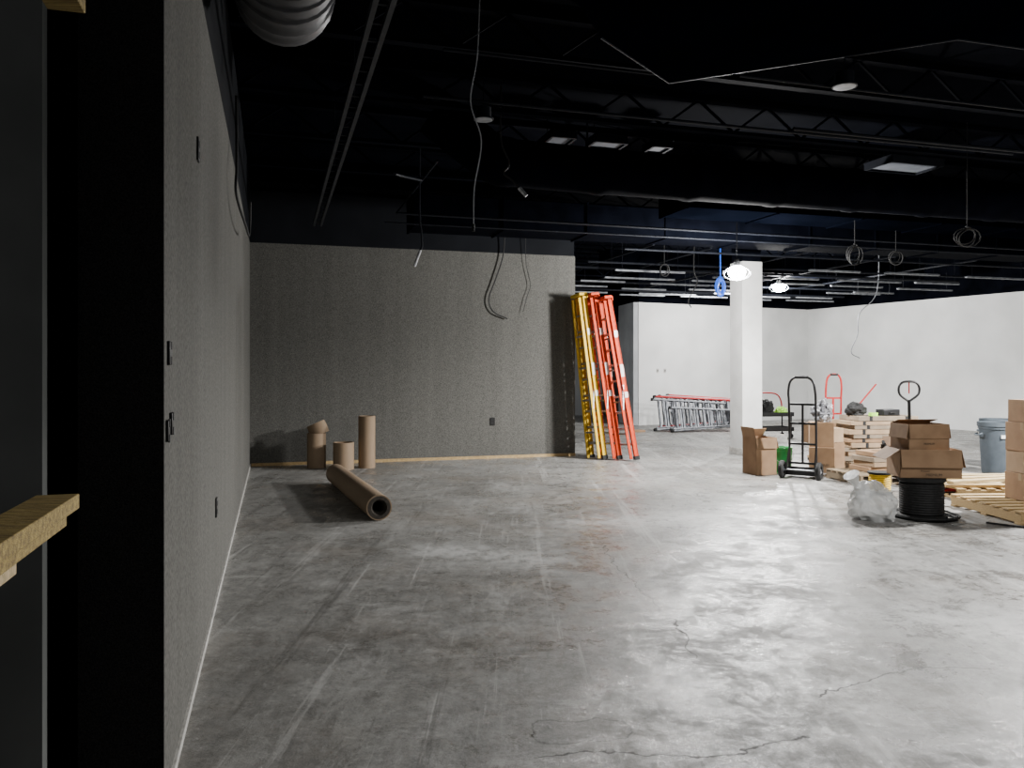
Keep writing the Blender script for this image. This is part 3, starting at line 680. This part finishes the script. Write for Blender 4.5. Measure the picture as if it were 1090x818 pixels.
for i in range(4):
    h=.07
    o=root('flat_carton','flat pale carton stacked on dark pallet','box',(5.32+.04*(i%2),11.52,zz),.25+.05*(i%3-1),group='flat cartons on dark pallet')
    M().box((0,0,h/2),(.72-.04*i,.45,h-.005)).obj('carton_body',['card','card2','card3','card'][i],o,bevel=.004)
    M().box((.2,0,h-.001),(.05,.452,.003)).obj('strap','rubber',o)
    zz+=h
for i in range(7):
    yy=-.5+.16*i
    o=M().box((0,0,.019),(1.30-.07*(i%3),.12,.036)).obj('lumber_plank','woodpale' if i%2 else 'wood',loc=(5.98+.04*(i%2),10.35+yy,.1425),rz=.04*((i%3)-1)*.6,bevel=.003,label='loose pine board lying on a pallet',category='plank',group='pine boards on pallet')
for i in range(3):
    o=M().box((0,0,.019),(1.5,.10,.036)).obj('lumber_plank','woodpale',loc=(6.12,10.1+.2*i,.181),rz=.32-.12*i,bevel=.003,label='loose pine board lying askew on other boards',category='plank',group='pine boards on pallet')
blob('tool_bag','dark fabric tool bag on flat cartons','bag',(5.55,12.9,top),(.16,.12,.20),'rubber',.25,11,part='bag_body')
o=root('tape_roll','roll of lime green tape on flat cartons','tape',(5.78,12.78,top)); M().lathe([(.04,0),(.07,0),(.07,.05),(.04,.05),(.04,0)],28,cap=False).obj('wound_tape','lime',o)
M().lathe([(.036,0.001),(.040,.001),(.040,.049),(.036,.049),(.036,.001)],28,cap=False).obj('tape_core','card',o)
o=root('drill_case','small black plastic tool case on flat cartons','tool case',(6.06,12.88,top),.2);M().box((0,0,.05),(.30,.2,.10)).obj('case_body','blackmetal',o,bevel=.01);M().tube([(-.05,-.1,.05),(-.05,-.13,.05),(.05,-.13,.05),(.05,-.1,.05)],.008).obj('handle','rubber',o)
blob('tool_bag','dark crumpled work bag on dark pallet stack','bag',(5.45,11.45,.425),(.15,.12,.17),'rubber',.25,14,part='bag_body')
blob('tool_bag','small dark pouch on pine boards','bag',(6.3,9.95,.222),(.12,.10,.12),'rubber',.25,21,part='bag_body')
# pallet jack
o=root('pallet_jack','black pallet jack with loop grip handle slid under pallet','pallet jack',(5.22,10.38,0),-math.pi/2+.02)
m=M()
m.tube([(0,-.02,.25),(0,-.05,.8),(0,-.06,1.2)],.02,n=10);m.obj('tiller_post','blackmetal',o)
M().tube([(0,0,1.17),(-.02,0,1.19),(-.12,0,1.27),(-.13,0,1.37),(-.07,0,1.43),(.07,0,1.43),(.13,0,1.37),(.12,0,1.27),(.02,0,1.19),(0,0,1.17)],.016,n=8,k=4).obj('loop_grip','blackmetal',o,rz=math.pi/2-.02,loc=(0,-.06,0))
M().tube([(0,-.06,1.43),(0,-.06,1.28)],.008).obj('release_lever','redmetal',o)
m=M();m.lathe([(.05,.05),(.05,.3),(.03,.3),(.03,.36)],16);m.box((0,.02,.22),(.16,.14,.12));m.obj('hydraulic_pump','redmetal',o,bevel=.004)
m=M()
for sx in(-.17,.17): m.box((sx,.62,.055),(.13,1.0,.03))
m.box((0,.10,.10),(.48,.06,.14));m.obj('fork','redmetal',o,bevel=.004)
for sx in(-.07,.07):
    M().lathe([(.03,-.02),(.075,-.022),(.08,0),(.075,.022),(.03,.02)],24,Matrix.Translation((sx,-.03,.08))@Matrix.Rotation(math.pi/2,4,'Y')).obj('steer_wheel','rubber',o)
o=root('push_broom','broom with red handle leaning on carton stack','broom',(5.25,13.85,0))
M().tube([(.0,0,.06),(1.02,-.1,1.34)],.013,n=8).obj('broom_handle','redmetal',o)
M().box((0,0,.065),(.1,.45,.04)).obj('broom_head','wood',o,bevel=.005);M().box((0,0,.023),(.09,.44,.045)).obj('bristles','rubber',o)
# far tool cart with clutter
o=root('utility_cart','black two-shelf utility cart with arched red handle','cart',(6.05,18.6,0),.2)
for z in(.18,.52):
    m=M();m.box((0,0,z),(.85,.5,.03));
    for q in(-1,1): m.box((0,q*.24,z+.04),(.85,.02,.08));m.box((q*.415,0,z+.04),(.02,.5,.08))
    m.obj('shelf_tray','blackmetal',o)
for a in(-.38,.38):
    for b_ in(-.2,.2):
        M().tube([(a,b_,.10),(a,b_,.54)],.018).obj('leg_post','blackmetal',o)
        M().lathe([(.02,-.015),(.05,-.018),(.05,.018),(.02,.015)],20,Matrix.Translation((a,b_,.052))@Matrix.Rotation(math.pi/2,4,'X')).obj('caster','rubber',o)
M().tube([(-.38,.2,.5),(-.37,.22,.85),(-.25,.22,1.02),(.2,.22,1.02),(.36,.22,.85),(.38,.2,.5)],.018,n=8,k=4).obj('push_handle','redmetal',o)
blob('tool_bag','dark tool bag on utility cart','bag',(5.9,18.55,.536),(.18,.15,.33),'rubber',.25,5,part='bag_body')
blob('safety_vest','crumpled lime safety vest on utility cart','vest',(6.25,18.55,.536),(.15,.12,.18),'lime',.3,2,part='cloth')
blob('safety_vest','crumpled lime safety vest lying on cartons','vest',(6.75,17.4,.44),(.15,.12,.16),'lime',.3,8,part='cloth')
carton(6.75,17.4,0,.6,.45,.43,.3,'plain brown carton on floor near white partition')
carton(5.75,17.6,0,.5,.35,.16,.1,'low white carton on floor before utility cart',m='dryraw')
carton(3.2,20.3,0,.30,.25,.05,.3,'flat scrap of cardboard on concrete floor',tape=False)
# ---------------------------------------------------------------- near lumber barricade
o=root('lumber_barricade','rough pine boards nailed as a temporary rail beside opening','barricade',(-1.04,1.9,0))
off=Vector((-1.04,1.9,0));dr=-B
m=M();a=Vector((-1.155,2.03,1.262));m.bar(a-off,a-off+dr*1.6,.10,.038);m.obj('top_rail','woodyellow',o,bevel=.003)
m=M();a=Vector((-1.165,2.0,1.222));m.bar(a-off,a-off+dr*1.6,.09,.036);m.obj('middle_rail','woodyellow',o,bevel=.003)
m=M();a=Vector((-1.20,1.90,1.155));m.bar(a-off,a-off+dr*1.6,.038,.09);m.obj('side_rail','woodpale',o,bevel=.003)
m=M();a=Vector((-1.16,2.08,2.55));m.bar(a-off,a-off+dr*1.6,.09,.038);m.obj('upper_rail','woodyellow',o,bevel=.003)
m=M();a=Vector((-1.26,2.0,0))+dr*1.3;m.bar(a-off,a-off+Vector((0,0,2.6)),.09,.038,up=(1,0,0));m.obj('post','wood',o,bevel=.003)
# ---------------------------------------------------------------- world, camera
w=bpy.data.worlds.new('world');bpy.context.scene.world=w;w.use_nodes=True
bg=w.node_tree.nodes['Background'];bg.inputs[0].default_value=(.96,.97,1,1);bg.inputs[1].default_value=.24
cd=bpy.data.cameras.new('camera');cam=bpy.data.objects.new('camera',cd);COL.objects.link(cam)
cam.location=(0,0,1.6);cam.rotation_euler=(math.pi/2,0,0)
cd.sensor_width=36;cd.lens=850/1090*36;cd.shift_y=-16/1090;cd.clip_start=.05
bpy.context.scene.camera=cam
